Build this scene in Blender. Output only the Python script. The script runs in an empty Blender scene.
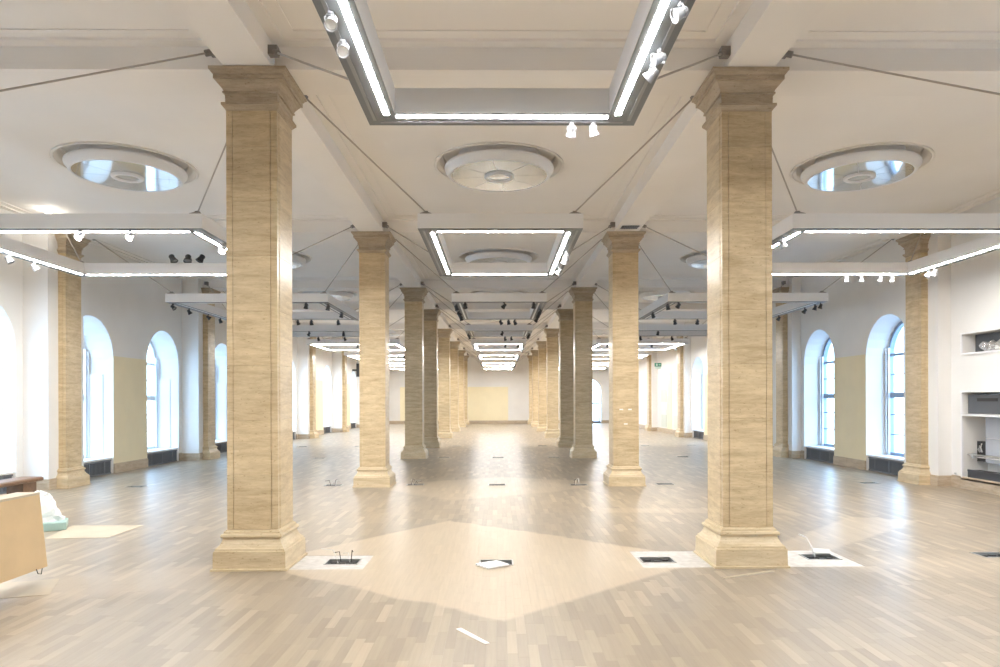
import bpy, math, random
from mathutils import Vector, Matrix
random.seed(7)
sc = bpy.context.scene
col = sc.collection

# ------------------------------------------------------------------ camera
F, CX, CY, YAW, ROLL, CZ = 689.1, 505.2, 401.3, 0.0107, -0.0030, 1.606
cam_d = bpy.data.cameras.new('camera')
cam = bpy.data.objects.new('camera', cam_d)
col.objects.link(cam)
sc.camera = cam
cam_d.sensor_width = 36.0
cam_d.lens = F * 0.036
cam_d.shift_x = -(CX - 500) / 1000
cam_d.shift_y = (CY - 333.5) / 1000
cam_d.clip_start = 0.05
cam_d.clip_end = 400
cam.matrix_world = (Matrix.Translation((0, 0, CZ)) @ Matrix.Rotation(-YAW, 4, 'Z')
                    @ Matrix.Rotation(math.pi / 2, 4, 'X') @ Matrix.Rotation(ROLL, 4, 'Z'))

# ------------------------------------------------------------------ sky, exposure
world = bpy.data.worlds.new('overcast_sky')
sc.world = world
world.use_nodes = True
bg = world.node_tree.nodes['Background']
bg.inputs['Color'].default_value = (0.48, 0.71, 1.0, 1)
SKY = 6.8
bg.inputs['Strength'].default_value = SKY
LED = 80.0
vs = sc.view_settings
vs.view_transform = 'Standard'
vs.look = 'None'
vs.exposure = 1.03
vs.gamma = 1.0
vs.use_curve_mapping = False
sc.cycles.max_bounces = 10
sc.cycles.diffuse_bounces = 7
sc.cycles.glossy_bounces = 4
sc.cycles.transparent_max_bounces = 12
sc.cycles.sample_clamp_indirect = 6.0
sc.cycles.caustics_reflective = False
sc.cycles.caustics_refractive = False
sc.cycles.use_denoising = True

# ------------------------------------------------------------------ helpers
class MB:
    def __init__(self):
        self.v = []; self.f = []
    def quad(self, a, b, c, d):
        n = len(self.v); self.v += [a, b, c, d]; self.f.append((n, n+1, n+2, n+3)); return self
    def poly(self, pts):
        n = len(self.v); self.v += list(pts); self.f.append(tuple(range(n, n+len(pts)))); return self
    def box(self, x0, x1, y0, y1, z0, z1):
        n = len(self.v)
        self.v += [(x0,y0,z0),(x1,y0,z0),(x1,y1,z0),(x0,y1,z0),(x0,y0,z1),(x1,y0,z1),(x1,y1,z1),(x0,y1,z1)]
        self.f += [(n,n+3,n+2,n+1),(n+4,n+5,n+6,n+7),(n,n+1,n+5,n+4),(n+1,n+2,n+6,n+5),(n+2,n+3,n+7,n+6),(n+3,n,n+4,n+7)]
        return self
    def rings(self, rings, closed=True, cap0=True, cap1=True):
        n0 = len(self.v); k = len(rings[0])
        for r in rings: self.v += list(r)
        for i in range(len(rings)-1):
            for j in range(k if closed else k-1):
                a = n0+i*k+j; b = n0+i*k+(j+1) % k
                self.f.append((a, b, b+k, a+k))
        if cap0: self.f.append(tuple(reversed(range(n0, n0+k))))
        if cap1: self.f.append(tuple(range(n0+(len(rings)-1)*k, n0+len(rings)*k)))
        return self
    def tube(self, pts, r, n=8):
        pts = [Vector(p) for p in pts]; rings = []
        for i, p in enumerate(pts):
            d = (pts[min(i+1, len(pts)-1)] - pts[max(i-1, 0)]).normalized()
            u = d.orthogonal().normalized() if abs(d.z) > .95 else d.cross(Vector((0,0,1))).normalized()
            w = d.cross(u)
            rr = r[i] if isinstance(r, (list, tuple)) else r
            rings.append([tuple(p + rr*(math.cos(t)*u + math.sin(t)*w)) for t in (2*math.pi*k/n for k in range(n))])
        return self.rings(rings)
    def lathe(self, prof, n=32, c=(0,0,0), cap0=False, cap1=False):
        rings = [[(c[0]+r*math.cos(2*math.pi*k/n), c[1]+r*math.sin(2*math.pi*k/n), c[2]+z) for k in range(n)] for r, z in prof]
        return self.rings(rings, True, cap0, cap1)
    def square(self, prof, c=(0,0,0), cap0=True, cap1=True):
        return self.rings([[(c[0]-h,c[1]-h,z),(c[0]+h,c[1]-h,z),(c[0]+h,c[1]+h,z),(c[0]-h,c[1]+h,z)] for h, z in prof], True, cap0, cap1)
    def mesh(self, name, mat, smooth=False):
        m = bpy.data.meshes.new(name)
        m.from_pydata(self.v, [], self.f)
        if mat: m.materials.append(mat)
        if smooth: m.polygons.foreach_set('use_smooth', [True]*len(m.polygons))
        m.update()
        return m
    def build(self, name, mat, parent=None, smooth=False):
        return link(name, self.mesh(name, mat, smooth), parent)

def link(name, mesh, parent=None, loc=None, rot=None):
    o = bpy.data.objects.new(name, mesh); col.objects.link(o)
    if parent is not None: o.parent = parent
    if loc is not None: o.location = loc
    if rot is not None: o.rotation_euler = rot
    return o
def thing(name, label, cat, loc=(0,0,0), rot=(0,0,0), group=None):
    o = bpy.data.objects.new(name, None); col.objects.link(o)
    o.empty_display_size = .1
    o.location = loc; o.rotation_euler = rot
    return tag(o, label, cat, group)
def tag(o, label, cat, group=None):
    o['label'] = label; o['category'] = cat
    if group: o['group'] = group
    return o
def struct(o, label=None):
    o['kind'] = 'structure'
    if label: o['label'] = label
    return o
def holder(name, label=None, loc=(0,0,0)):
    o = bpy.data.objects.new(name, None); col.objects.link(o); o.location = loc
    o.empty_display_size = .1
    return struct(o, label)
ORD = ['first','second','third','fourth','fifth','sixth','seventh','eighth','ninth','tenth']

# ------------------------------------------------------------------ materials
def newmat(name):
    m = bpy.data.materials.new(name); m.use_nodes = True
    return m, m.node_tree.nodes, m.node_tree.links, m.node_tree.nodes['Principled BSDF']
def plain(name, c, rough=.5, metal=0, noise=0.0, scale=8, spec=.5, bump=0):
    m, N, L, b = newmat(name)
    b.inputs['Base Color'].default_value = (*c, 1)
    b.inputs['Roughness'].default_value = rough
    b.inputs['Metallic'].default_value = metal
    b.inputs['Specular IOR Level'].default_value = spec
    if noise or bump:
        g = N.new('ShaderNodeNewGeometry')
        t = N.new('ShaderNodeTexNoise'); t.inputs['Scale'].default_value = scale; t.inputs['Detail'].default_value = 4
        L.new(g.outputs['Position'], t.inputs['Vector'])
        if noise:
            r = N.new('ShaderNodeValToRGB')
            r.color_ramp.elements[0].position = .3; r.color_ramp.elements[1].position = .7
            r.color_ramp.elements[0].color = (*[x*(1-noise) for x in c], 1)
            r.color_ramp.elements[1].color = (*[min(1, x*(1+noise*.5)) for x in c], 1)
            L.new(t.outputs['Fac'], r.inputs['Fac']); L.new(r.outputs['Color'], b.inputs['Base Color'])
        if bump:
            bp = N.new('ShaderNodeBump'); bp.inputs['Strength'].default_value = bump; bp.inputs['Distance'].default_value = .01
            L.new(t.outputs['Fac'], bp.inputs['Height']); L.new(bp.outputs['Normal'], b.inputs['Normal'])
    return m
def emit(name, c, s):
    m, N, L, b = newmat(name)
    b.inputs['Base Color'].default_value = (*c, 1)
    b.inputs['Emission Color'].default_value = (*c, 1)
    b.inputs['Emission Strength'].default_value = s
    return m

def travertine(name, light, dark, rough=.45):
    m, N, L, b = newmat(name)
    g = N.new('ShaderNodeNewGeometry'); oi = N.new('ShaderNodeObjectInfo')
    sh = N.new('ShaderNodeVectorMath'); sh.operation = 'MULTIPLY_ADD'
    cb = N.new('ShaderNodeCombineXYZ')
    for i in range(3): L.new(oi.outputs['Random'], cb.inputs[i])
    sh.inputs[1].default_value = (7.3, 5.1, 9.7)
    L.new(cb.outputs[0], sh.inputs[0]); L.new(g.outputs['Position'], sh.inputs[2])
    def nz(sx, sy, sz, detail, rough_=.6):
        mp = N.new('ShaderNodeVectorMath'); mp.operation = 'MULTIPLY'; mp.inputs[1].default_value = (sx, sy, sz)
        L.new(sh.outputs[0], mp.inputs[0])
        t = N.new('ShaderNodeTexNoise'); t.inputs['Scale'].default_value = 1; t.inputs['Detail'].default_value = detail
        t.inputs['Roughness'].default_value = rough_; t.inputs['Distortion'].default_value = .35
        L.new(mp.outputs[0], t.inputs['Vector']); return t
    a = nz(2.6, 2.6, 15, 6, .68); f = nz(14, 14, 75, 4); p = nz(26, 26, 70, 2)
    mx = N.new('ShaderNodeMath'); mx.operation = 'MULTIPLY_ADD'; mx.inputs[1].default_value = .35
    L.new(f.outputs['Fac'], mx.inputs[0]); L.new(a.outputs['Fac'], mx.inputs[2])
    r = N.new('ShaderNodeValToRGB'); e = r.color_ramp.elements
    e[0].position = .5; e[0].color = (*dark, 1); e[1].position = .83; e[1].color = (*light, 1)
    L.new(mx.outputs[0], r.inputs['Fac'])
    # small dark pores of the stone
    pr = N.new('ShaderNodeValToRGB'); pe = pr.color_ramp.elements
    pe[0].position = .27; pe[0].color = (.70, .64, .56, 1); pe[1].position = .36; pe[1].color = (1, 1, 1, 1)
    L.new(p.outputs['Fac'], pr.inputs['Fac'])
    mu = N.new('ShaderNodeMix'); mu.data_type = 'RGBA'; mu.blend_type = 'MULTIPLY'; mu.inputs[0].default_value = 1
    L.new(r.outputs['Color'], mu.inputs[6]); L.new(pr.outputs['Color'], mu.inputs[7])
    hs = N.new('ShaderNodeHueSaturation')
    vr = N.new('ShaderNodeMapRange'); vr.inputs[3].default_value = .93; vr.inputs[4].default_value = 1.05
    L.new(oi.outputs['Random'], vr.inputs[0]); L.new(vr.outputs[0], hs.inputs['Value'])
    L.new(mu.outputs[2], hs.inputs['Color']); L.new(hs.outputs['Color'], b.inputs['Base Color'])
    b.inputs['Roughness'].default_value = rough
    bp = N.new('ShaderNodeBump'); bp.inputs['Strength'].default_value = .15; bp.inputs['Distance'].default_value = .004
    L.new(mx.outputs[0], bp.inputs['Height']); L.new(bp.outputs['Normal'], b.inputs['Normal'])
    return m

M = {}
M['plaster'] = plain('white_plaster', (.80, .785, .76), .7, noise=.03, scale=1.5)
M['ceiling'] = plain('ceiling_plaster', (.87, .84, .805), .75, noise=.03, scale=.8)
M['yellow'] = plain('yellow_wall_paint', (.84, .74, .51), .7, noise=.04, scale=2)
M['cream'] = plain('cream_wall_paint', (.86, .77, .54), .7, noise=.03, scale=2)
M['stone'] = travertine('travertine', (.66, .53, .34), (.46, .345, .20), .30)
M['stone_cap'] = travertine('travertine_shaded', (.52, .43, .315), (.36, .285, .195), .5)  # greyer capital stone; part of the shade up there is in its colour
M['stone_base'] = travertine('travertine_base', (.68, .56, .375), (.52, .405, .25), .4)
M['stone_skirt'] = travertine('travertine_skirting', (.58, .48, .36), (.42, .33, .23), .45)
M['white_metal'] = plain('white_lacquered_metal', (.82, .82, .83), .35)
M['grey_metal'] = plain('grey_lacquered_metal', (.30, .31, .33), .4, metal=.3)
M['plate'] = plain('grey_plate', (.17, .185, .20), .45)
M['silver'] = plain('silver_grey_metal', (.32, .32, .33), .4, metal=.3)
M['dark_metal'] = plain('dark_metal', (.045, .047, .055), .45)
M['rod'] = plain('rod_steel', (.46, .42, .38), .5)
M['bracket'] = plain('bracket_steel', (.24, .22, .21), .5)
M['lens'] = plain('lamp_glass', (.75, .77, .8), .08, metal=.6)
M['led_off'] = plain('led_diffuser_unlit', (.86, .87, .88), .4)
M['led'] = emit('led_diffuser_lit', (1.0, .975, .94), LED)
M['lamp_lit'] = emit('lamp_lit', (1.0, .95, .86), 14)
M['window_frame'] = plain('blue_grey_window_paint', (.24, .31, .42), .4)
M['white_frame'] = plain('white_window_paint', (.76, .79, .83), .4)
M['grille'] = plain('dark_grille_metal', (.15, .165, .19), .45)
M['screed'] = plain('white_screed', (.62, .60, .575), .8, noise=.15, scale=14)
M['pit'] = plain('floor_box_pit', (.02, .02, .02), .7)
M['steel'] = plain('galvanised_steel', (.55, .55, .54), .35, metal=.8)
M['cable_white'] = plain('white_cable', (.78, .77, .75), .5)
M['cable_black'] = plain('black_cable', (.03, .03, .03), .5)
M['cardboard'] = plain('cardboard', (.66, .49, .29), .8, noise=.05, scale=5)
M['plywood'] = plain('plywood_sheet', (.52, .445, .335), .6, noise=.06, scale=4)
M['brown_wood'] = plain('brown_wood', (.20, .115, .065), .4, noise=.25, scale=12)
M['plastic_film'] = plain('white_plastic_film', (.84, .86, .87), .3)
M['teal'] = plain('teal_foam', (.36, .52, .49), .5)
M['paper'] = plain('white_paper', (.88, .87, .84), .7)
M['slab'] = plain('bare_screed', (.30, .26, .21), .8, noise=.1, scale=6)
M['outside'] = plain('pavement_outside', (.45, .46, .48), .9, noise=.1, scale=2)
M['panel_green'] = plain('pale_green_panel', (.60, .66, .60), .3)
M['panel_white'] = plain('pale_white_panel', (.80, .80, .76), .4)
M['sign_green'] = emit('sign_green', (.02, .22, .14), .12)
M['sign_pale'] = emit('sign_pale', (.50, .68, .62), .12)
M['unit_grey'] = plain('grey_unit', (.085, .09, .10), .45)
M['panel_grey'] = plain('light_grey_sheet', (.42, .44, .48), .5)
M['foil'] = plain('crumpled_foil', (.7, .7, .7), .25, metal=.9, bump=.8, scale=40)

m, N, L, b = newmat('oculus_glass')
b.inputs['Base Color'].default_value = (.74, .75, .74, 1); b.inputs['Metallic'].default_value = .75
b.inputs['Roughness'].default_value = .06
M['mirror'] = m
m, N, L, b = newmat('window_glass')
N.remove(b); out = N['Material Output']
tr = N.new('ShaderNodeBsdfTransparent'); tr.inputs[0].default_value = (.93, .96, .97, 1)
gl = N.new('ShaderNodeBsdfGlossy'); gl.inputs['Roughness'].default_value = .02
mx = N.new('ShaderNodeMixShader')
mx.inputs[0].default_value = .07
L.new(tr.outputs[0], mx.inputs[1]); L.new(gl.outputs[0], mx.inputs[2]); L.new(mx.outputs[0], out.inputs[0])
M['glass'] = m

# parquet: each block takes its own tone; lighter and darker worn zones and one painted light reflection keep the outlines seen on the floor
def parquet_mat():
    m, N, L, b = newmat('oak_parquet')
    g = N.new('ShaderNodeNewGeometry')
    def math_(op, a=None, b_=None, va=None, vb=None):
        n = N.new('ShaderNodeMath'); n.operation = op
        if a is not None: L.new(a, n.inputs[0])
        if b_ is not None: L.new(b_, n.inputs[1])
        if va is not None: n.inputs[0].default_value = va
        if vb is not None: n.inputs[1].default_value = vb
        return n.outputs[0]
    def noise(scale, vec, detail=4):
        mp = N.new('ShaderNodeVectorMath'); mp.operation = 'MULTIPLY_ADD'; mp.inputs[1].default_value = scale
        mp.inputs[2].default_value = (.31, .17, .43)
        L.new(vec, mp.inputs[0])
        t = N.new('ShaderNodeTexNoise'); t.inputs['Scale'].default_value = 1; t.inputs['Detail'].default_value = detail
        L.new(mp.outputs[0], t.inputs['Vector']); return t.outputs['Fac']
    pos = g.outputs['Position']
    # tone per block
    r = N.new('ShaderNodeValToRGB'); e = r.color_ramp.elements
    e[0].position = 0; e[0].color = (.275, .22, .157, 1); e[1].position = 1; e[1].color = (.48, .395, .285, 1)
    for p_, c_ in ((.3, (.32, .258, .185, 1)), (.6, (.345, .28, .20, 1)), (.85, (.385, .315, .222, 1))):
        x = e.new(p_); x.color = c_
    oi = N.new('ShaderNodeObjectInfo')
    L.new(math_('FRACT', math_('ADD', g.outputs['Random Per Island'], oi.outputs['Random'])), r.inputs['Fac'])
    # grain along the block
    gr = noise((60, 3, 1), pos, 3)
    grr = N.new('ShaderNodeMapRange'); grr.inputs[3].default_value = .86; grr.inputs[4].default_value = 1.1
    L.new(gr, grr.inputs[0])
    # broad grey wear
    wear = noise((.55, .55, 1), pos, 5)
    wr = N.new('ShaderNodeMapRange'); wr.inputs[1].default_value = .35; wr.inputs[2].default_value = .7
    wr.inputs[3].default_value = .0; wr.inputs[4].default_value = .45
    L.new(wear, wr.inputs[0])
    grey = N.new('ShaderNodeMix'); grey.data_type = 'RGBA'
    L.new(wr.outputs[0], grey.inputs[0]); L.new(r.outputs['Color'], grey.inputs[6]); grey.inputs[7].default_value = (.275, .24, .20, 1)
    cur = grey.outputs[2]
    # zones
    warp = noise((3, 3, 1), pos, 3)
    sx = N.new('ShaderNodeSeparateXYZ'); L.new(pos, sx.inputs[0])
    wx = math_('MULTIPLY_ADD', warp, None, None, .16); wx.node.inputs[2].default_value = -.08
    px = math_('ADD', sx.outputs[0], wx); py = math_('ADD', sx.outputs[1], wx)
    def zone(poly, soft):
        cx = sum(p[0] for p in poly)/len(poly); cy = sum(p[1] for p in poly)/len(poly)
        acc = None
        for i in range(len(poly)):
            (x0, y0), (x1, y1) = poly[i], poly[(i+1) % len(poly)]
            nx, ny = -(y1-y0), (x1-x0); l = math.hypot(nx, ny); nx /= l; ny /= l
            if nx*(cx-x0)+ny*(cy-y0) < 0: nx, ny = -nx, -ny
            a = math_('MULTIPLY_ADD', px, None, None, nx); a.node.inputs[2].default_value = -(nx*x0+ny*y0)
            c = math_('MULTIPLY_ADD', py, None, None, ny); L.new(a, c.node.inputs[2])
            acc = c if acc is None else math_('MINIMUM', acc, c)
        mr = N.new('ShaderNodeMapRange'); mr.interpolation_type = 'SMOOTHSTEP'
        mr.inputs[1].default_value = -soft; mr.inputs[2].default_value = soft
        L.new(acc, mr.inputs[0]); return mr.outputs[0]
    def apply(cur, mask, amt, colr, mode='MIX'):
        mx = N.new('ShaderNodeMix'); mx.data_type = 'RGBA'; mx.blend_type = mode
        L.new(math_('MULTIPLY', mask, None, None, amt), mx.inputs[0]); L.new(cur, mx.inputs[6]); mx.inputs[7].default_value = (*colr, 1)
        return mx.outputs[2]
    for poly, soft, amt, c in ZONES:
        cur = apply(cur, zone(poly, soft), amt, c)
    mu = N.new('ShaderNodeMix'); mu.data_type = 'RGBA'; mu.blend_type = 'MULTIPLY'; mu.inputs[0].default_value = 1
    cc = N.new('ShaderNodeCombineColor')
    for i in range(3): L.new(grr.outputs[0], cc.inputs[i])
    L.new(cur, mu.inputs[6]); L.new(cc.outputs[0], mu.inputs[7])
    L.new(mu.outputs[2], b.inputs['Base Color'])
    b.inputs['Roughness'].default_value = .34
    b.inputs['Specular IOR Level'].default_value = .5
    return m
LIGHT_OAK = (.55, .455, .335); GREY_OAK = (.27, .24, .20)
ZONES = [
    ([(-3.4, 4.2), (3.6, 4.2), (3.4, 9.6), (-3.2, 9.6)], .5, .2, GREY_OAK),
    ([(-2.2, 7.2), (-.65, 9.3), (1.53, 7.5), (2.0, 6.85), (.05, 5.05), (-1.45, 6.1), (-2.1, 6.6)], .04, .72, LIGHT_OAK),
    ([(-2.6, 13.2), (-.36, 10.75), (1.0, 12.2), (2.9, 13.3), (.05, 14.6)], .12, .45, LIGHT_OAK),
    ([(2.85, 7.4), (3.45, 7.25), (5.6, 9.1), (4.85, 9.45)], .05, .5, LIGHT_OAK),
    ([(3.0, 6.9), (6.6, 7.2), (6.8, 6.2), (5.6, 5.6)], .25, .35, LIGHT_OAK),  # long pale area at right: a light reflection painted into the floor colour
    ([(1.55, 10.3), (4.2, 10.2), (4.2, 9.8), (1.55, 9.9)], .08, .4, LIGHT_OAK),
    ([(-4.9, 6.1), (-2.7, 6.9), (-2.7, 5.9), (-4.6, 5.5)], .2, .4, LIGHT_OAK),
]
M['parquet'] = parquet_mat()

# ------------------------------------------------------------------ plan
XL, XR = -2.37, 2.43                       # column rows
YP = [0.55, 6.92, 13.29, 19.65, 24.23, 30.60, 36.96, 43.33, 48.35]
WL, WR = -8.72, 8.45                       # wall planes with the windows
PL, PR = -8.26, 8.20                       # faces of the piers
FL, FR = -8.12, 8.06                       # faces of the wall columns
Y0, Y1 = -6.0, 49.75
HC, HB = 5.06, 4.80                        # ceiling, underside of the beams
OCX = (-5.39, .03, 5.34)

# ------------------------------------------------------------------ floor
floor = struct(MB().box(-9.7, 9.4, Y0-.2, Y1+.2, -.30, -.02).build('floor', M['slab']), 'worn oak parquet floor of a large empty hall')
BOXES = [  # floor boxes: x, y, kind, place
    (-1.557, 6.93, 'cables', 'with loose cables right of the first left column'), (-.02, 6.86, 'lid', 'with a white lid in the pale diamond patch'),
    (1.60, 6.94, 'open', 'left of the first right column'), (3.30, 7.03, 'flap', 'with raised flap right of the first right column'), (5.13, 7.08, 'open', 'at the right edge of the view')]
for y_, word_, xs_ in ((13.28, 'second', (-6.9, -3.17, -1.6, -.02, 1.55, 3.22, 7.2)), (19.75, 'third', (-5.1, -1.55, 0, 1.6, 5.3)), (24.8, 'fourth', (-7.0, -5.0, -1.5, 1.6, 5.3, 7.0))):
    for x_ in xs_:
        BOXES.append((x_, y_+.06*math.sin(x_*3), 'cables' if word_ == 'second' and 1 < abs(x_) < 3.2 else 'open',
            (('beside the left wall in the %s column row' if x_ < -6 else 'in the left aisle, %s column row' if x_ < -4 else 'left of the %s left column' if x_ < -2.5 else 'right of the %s left column' if x_ < -1
             else 'on the middle axis between the %s columns' if x_ < 1 else 'left of the %s right column' if x_ < 2.5 else 'right of the %s right column' if x_ < 4 else 'in the right aisle, %s column row' if x_ < 6 else 'beside the right wall in the %s column row') % word_)))
BW, BD = .17, .12
SCREED = [(-2.02, -1.30, 6.62, 7.22), (1.40, 2.09, 6.62, 7.35), (2.77, 3.55, 6.62, 7.35)]
holes = [(x-BW, x+BW, y-BD, y+BD) for x, y, k, w in BOXES] + SCREED
W_, LEN = .068, .43
def plank_verts(x0, x1, y0, y1, z=0.0):
    e = .0004
    return [(x0+e,y0+e,z),(x1-e,y0+e,z),(x1-e,y1-e,z),(x0+e,y1-e,z),(x0,y0,z-.0012),(x1,y0,z-.0012),(x1,y1,z-.0012),(x0,y1,z-.0012)]
PF = [(0,1,2,3),(4,5,1,0),(5,6,2,1),(6,7,3,2),(7,4,0,3)]
rest_v, rest_f = [], []
near = []
ncol = int((9.3+9.6)/W_)
for i in range(ncol):
    x0 = -9.6 + i*W_
    y = Y0 - random.random()*LEN
    while y < Y1:
        a, b_ = max(y, Y0), min(y+LEN, Y1); y += LEN
        if b_-a < .02: continue
        xm, ym = x0+W_/2, (a+b_)/2
        rects = [(x0, x0+W_, a, b_)]
        for h in holes:                      # cut the block where a floor box or screed patch lies
            new = []
            for r_ in rects:
                if r_[0] >= h[1] or r_[1] <= h[0] or r_[2] >= h[3] or r_[3] <= h[2]: new.append(r_); continue
                if r_[2] < h[2]-.004: new.append((r_[0], r_[1], r_[2], h[2]))
                if r_[3] > h[3]+.004: new.append((r_[0], r_[1], h[3], r_[3]))
                y_0, y_1 = max(r_[2], h[2]), min(r_[3], h[3])
                if r_[0] < h[0]-.002: new.append((r_[0], h[0], y_0, y_1))
                if r_[1] > h[1]+.002: new.append((h[1], r_[1], y_0, y_1))
            rects = new
        for r_ in rects:
            xm, ym = (r_[0]+r_[1])/2, (r_[2]+r_[3])/2
            if ym > 4.1 and abs((xm-.01*ym)/ym) < .72 and r_[3]-r_[2] > LEN-1e-6 and r_[1]-r_[0] > W_-1e-6:
                near.append((ym, r_[0], r_[2:]))
            else:
                n = len(rest_v); rest_v += plank_verts(*r_); rest_f += [tuple(n+k for k in q) for q in PF]
near.sort()
shared = None
for k, (ym, x0, s) in enumerate(near):
    if k < 300:
        if abs(s[1]-s[0]-LEN) < 1e-6:
            if shared is None:
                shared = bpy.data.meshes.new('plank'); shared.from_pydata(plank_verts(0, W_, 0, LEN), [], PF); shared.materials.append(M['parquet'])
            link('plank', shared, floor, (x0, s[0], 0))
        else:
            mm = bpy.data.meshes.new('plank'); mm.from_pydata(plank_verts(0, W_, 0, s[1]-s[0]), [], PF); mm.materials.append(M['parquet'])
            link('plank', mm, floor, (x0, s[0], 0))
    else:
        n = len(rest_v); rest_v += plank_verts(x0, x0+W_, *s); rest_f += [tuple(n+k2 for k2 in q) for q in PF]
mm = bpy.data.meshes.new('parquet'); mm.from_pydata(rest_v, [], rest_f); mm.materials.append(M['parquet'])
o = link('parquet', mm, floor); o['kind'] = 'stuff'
for x0, x1, ya, yb in SCREED:
    mb = MB(); hx = [(x-BW, x+BW, y-BD, y+BD) for x, y, k, w in BOXES if x0 < x < x1 and ya < y < yb][0]
    for q in ((x0, hx[0], ya, yb), (hx[1], x1, ya, yb), (hx[0], hx[1], ya, hx[2]), (hx[0], hx[1], hx[3], yb)):
        if q[1]-q[0] > .002: mb.box(*q, -.02, -.002)
    mb.build('screed_patch', M['screed'], floor)
struct(MB().box(-60, 60, -60, 110, -1.2, -1.0).build('ground', M['outside']), 'grey pavement outside the windows')

# ------------------------------------------------------------------ ceiling with beams, cornices and round recesses
ceil = holder('ceiling', 'white plaster ceiling divided by beams', (0, 0, HC))
def cpart(mb, name, mat=None):
    mb.v = [(x, y, z-HC) for x, y, z in mb.v]
    return mb.build(name, mat or M['ceiling'], ceil)
YB = [Y0] + YP + [Y1]
cells_x = [(WL-.7, XL-.23), (XL+.23, XR-.23), (XR+.23, WR+.7)]
inner_x = [(WL, XL-.23), (XL+.23, XR-.23), (XR+.23, WR)]
R_HOLE = .915
OCULI = []
for bi in range(len(YB)-1):
    ya = YB[bi] + (0 if bi == 0 else .26); yb = YB[bi+1] - (.26 if bi < len(YB)-2 else 0)
    for ai, (xa, xb) in enumerate(cells_x):
        ym = (ya+yb)/2; big = yb-ya > 2.5
        mb = MB()
        if big:
            cx = OCX[ai]; n = 48
            ring = [(cx+R_HOLE*math.cos(2*math.pi*k/n), ym+R_HOLE*math.sin(2*math.pi*k/n)) for k in range(n)]
            def outer(k):
                c, s = math.cos(2*math.pi*k/n), math.sin(2*math.pi*k/n)
                tx = ((xb-cx)/c if c > 1e-9 else (xa-cx)/c if c < -1e-9 else 1e9)
                ty = ((yb-ym)/s if s > 1e-9 else (ya-ym)/s if s < -1e-9 else 1e9)
                t = min(tx, ty); return (cx+t*c, ym+t*s)
            corners = [(xa, ya), (xb, ya), (xb, yb), (xa, yb)]
            for k in range(n):
                o0, o1 = outer(k), outer((k+1) % n)
                pts = [ring[k], o0]
                for c in corners:
                    a0 = math.atan2(o0[1]-ym, o0[0]-cx) % (2*math.pi); a1 = math.atan2(o1[1]-ym, o1[0]-cx) % (2*math.pi)
                    ac = math.atan2(c[1]-ym, c[0]-cx) % (2*math.pi)
                    if a1 < a0: a1 += 2*math.pi
                    if a0+1e-6 < ac < a1-1e-6: pts.append(c)
                pts += [o1, ring[(k+1) % n]]
                mb.poly([(p[0], p[1], HC) for p in reversed(pts)])
            mb.lathe([(R_HOLE+.035, -.02), (R_HOLE+.035, -.02), (R_HOLE+.03, 0)], 48, (cx, ym, HC))
            mb.lathe([(R_HOLE+.03, -.022), (R_HOLE, -.022), (R_HOLE-.01, 0), (R_HOLE-.05, .03), (R_HOLE-.10, .10), (R_HOLE-.10, .14)], 48, (cx, ym, HC))
            mb.poly([(cx+(R_HOLE-.10)*math.cos(2*math.pi*k/n), ym-(R_HOLE-.10)*math.sin(2*math.pi*k/n), HC+.14) for k in range(n)])
            OCULI.append((bi, ai, cx, ym))
        else:
            mb.quad((xa, ya, HC), (xa, yb, HC), (xb, yb, HC), (xb, ya, HC))
        cpart(mb, 'ceiling_panel')
        xa, xb = inner_x[ai]
        mb = MB()                                   # stepped cornice running round the bay
        for w, h in ((.25, .012), (.12, .035)):
            z0, z1 = HC-h, HC-.001
            mb.box(xa, xb, ya, ya+w, z0, z1); mb.box(xa, xb, yb-w, yb, z0, z1)
            mb.box(xa, xa+w, ya+w, yb-w, z0, z1); mb.box(xb-w, xb, ya+w, yb-w, z0, z1)
        cpart(mb, 'cornice')
cpart(MB().box(WL-.7, WR+.7, Y0-.2, Y1+.2, HC+.27, HC+.45), 'slab')
for x in (XL, XR):
    cpart(MB().box(x-.23, x+.23, Y0, Y1, HB, HC+.26), 'beam')
for y in YP:
    for xa, xb in inner_x:
        cpart(MB().box(xa, xb, y-.26, y+.26, HB, HC+.26), 'beam')
        mb = MB()
        for s in (-1, 1):
            mb.box(xa, xb, *sorted((y+s*.26, y+s*.275)), HB, HB+.05)
        cpart(mb, 'beam_moulding')
# vent in the underside of the right beam
vent = thing('vent_grille', 'small dark slotted vent in the beam underside above a right-hand column', 'vent', (2.43, 12.62, HB))
MB().box(-.18, .18, -.14, .14, -.006, .0).build('frame', M['white_metal'], vent)
MB().box(-.155, .155, -.115, .115, -.009, -.004).build('backing', M['dark_metal'], vent)
slat = MB().box(-.006, .006, -.11, .11, -.016, -.009).mesh('slat', M['grey_metal'])
for k in range(7): link('slat', slat, vent, (-.13+k*.0433, 0, 0), (0, 0, .3))

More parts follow.
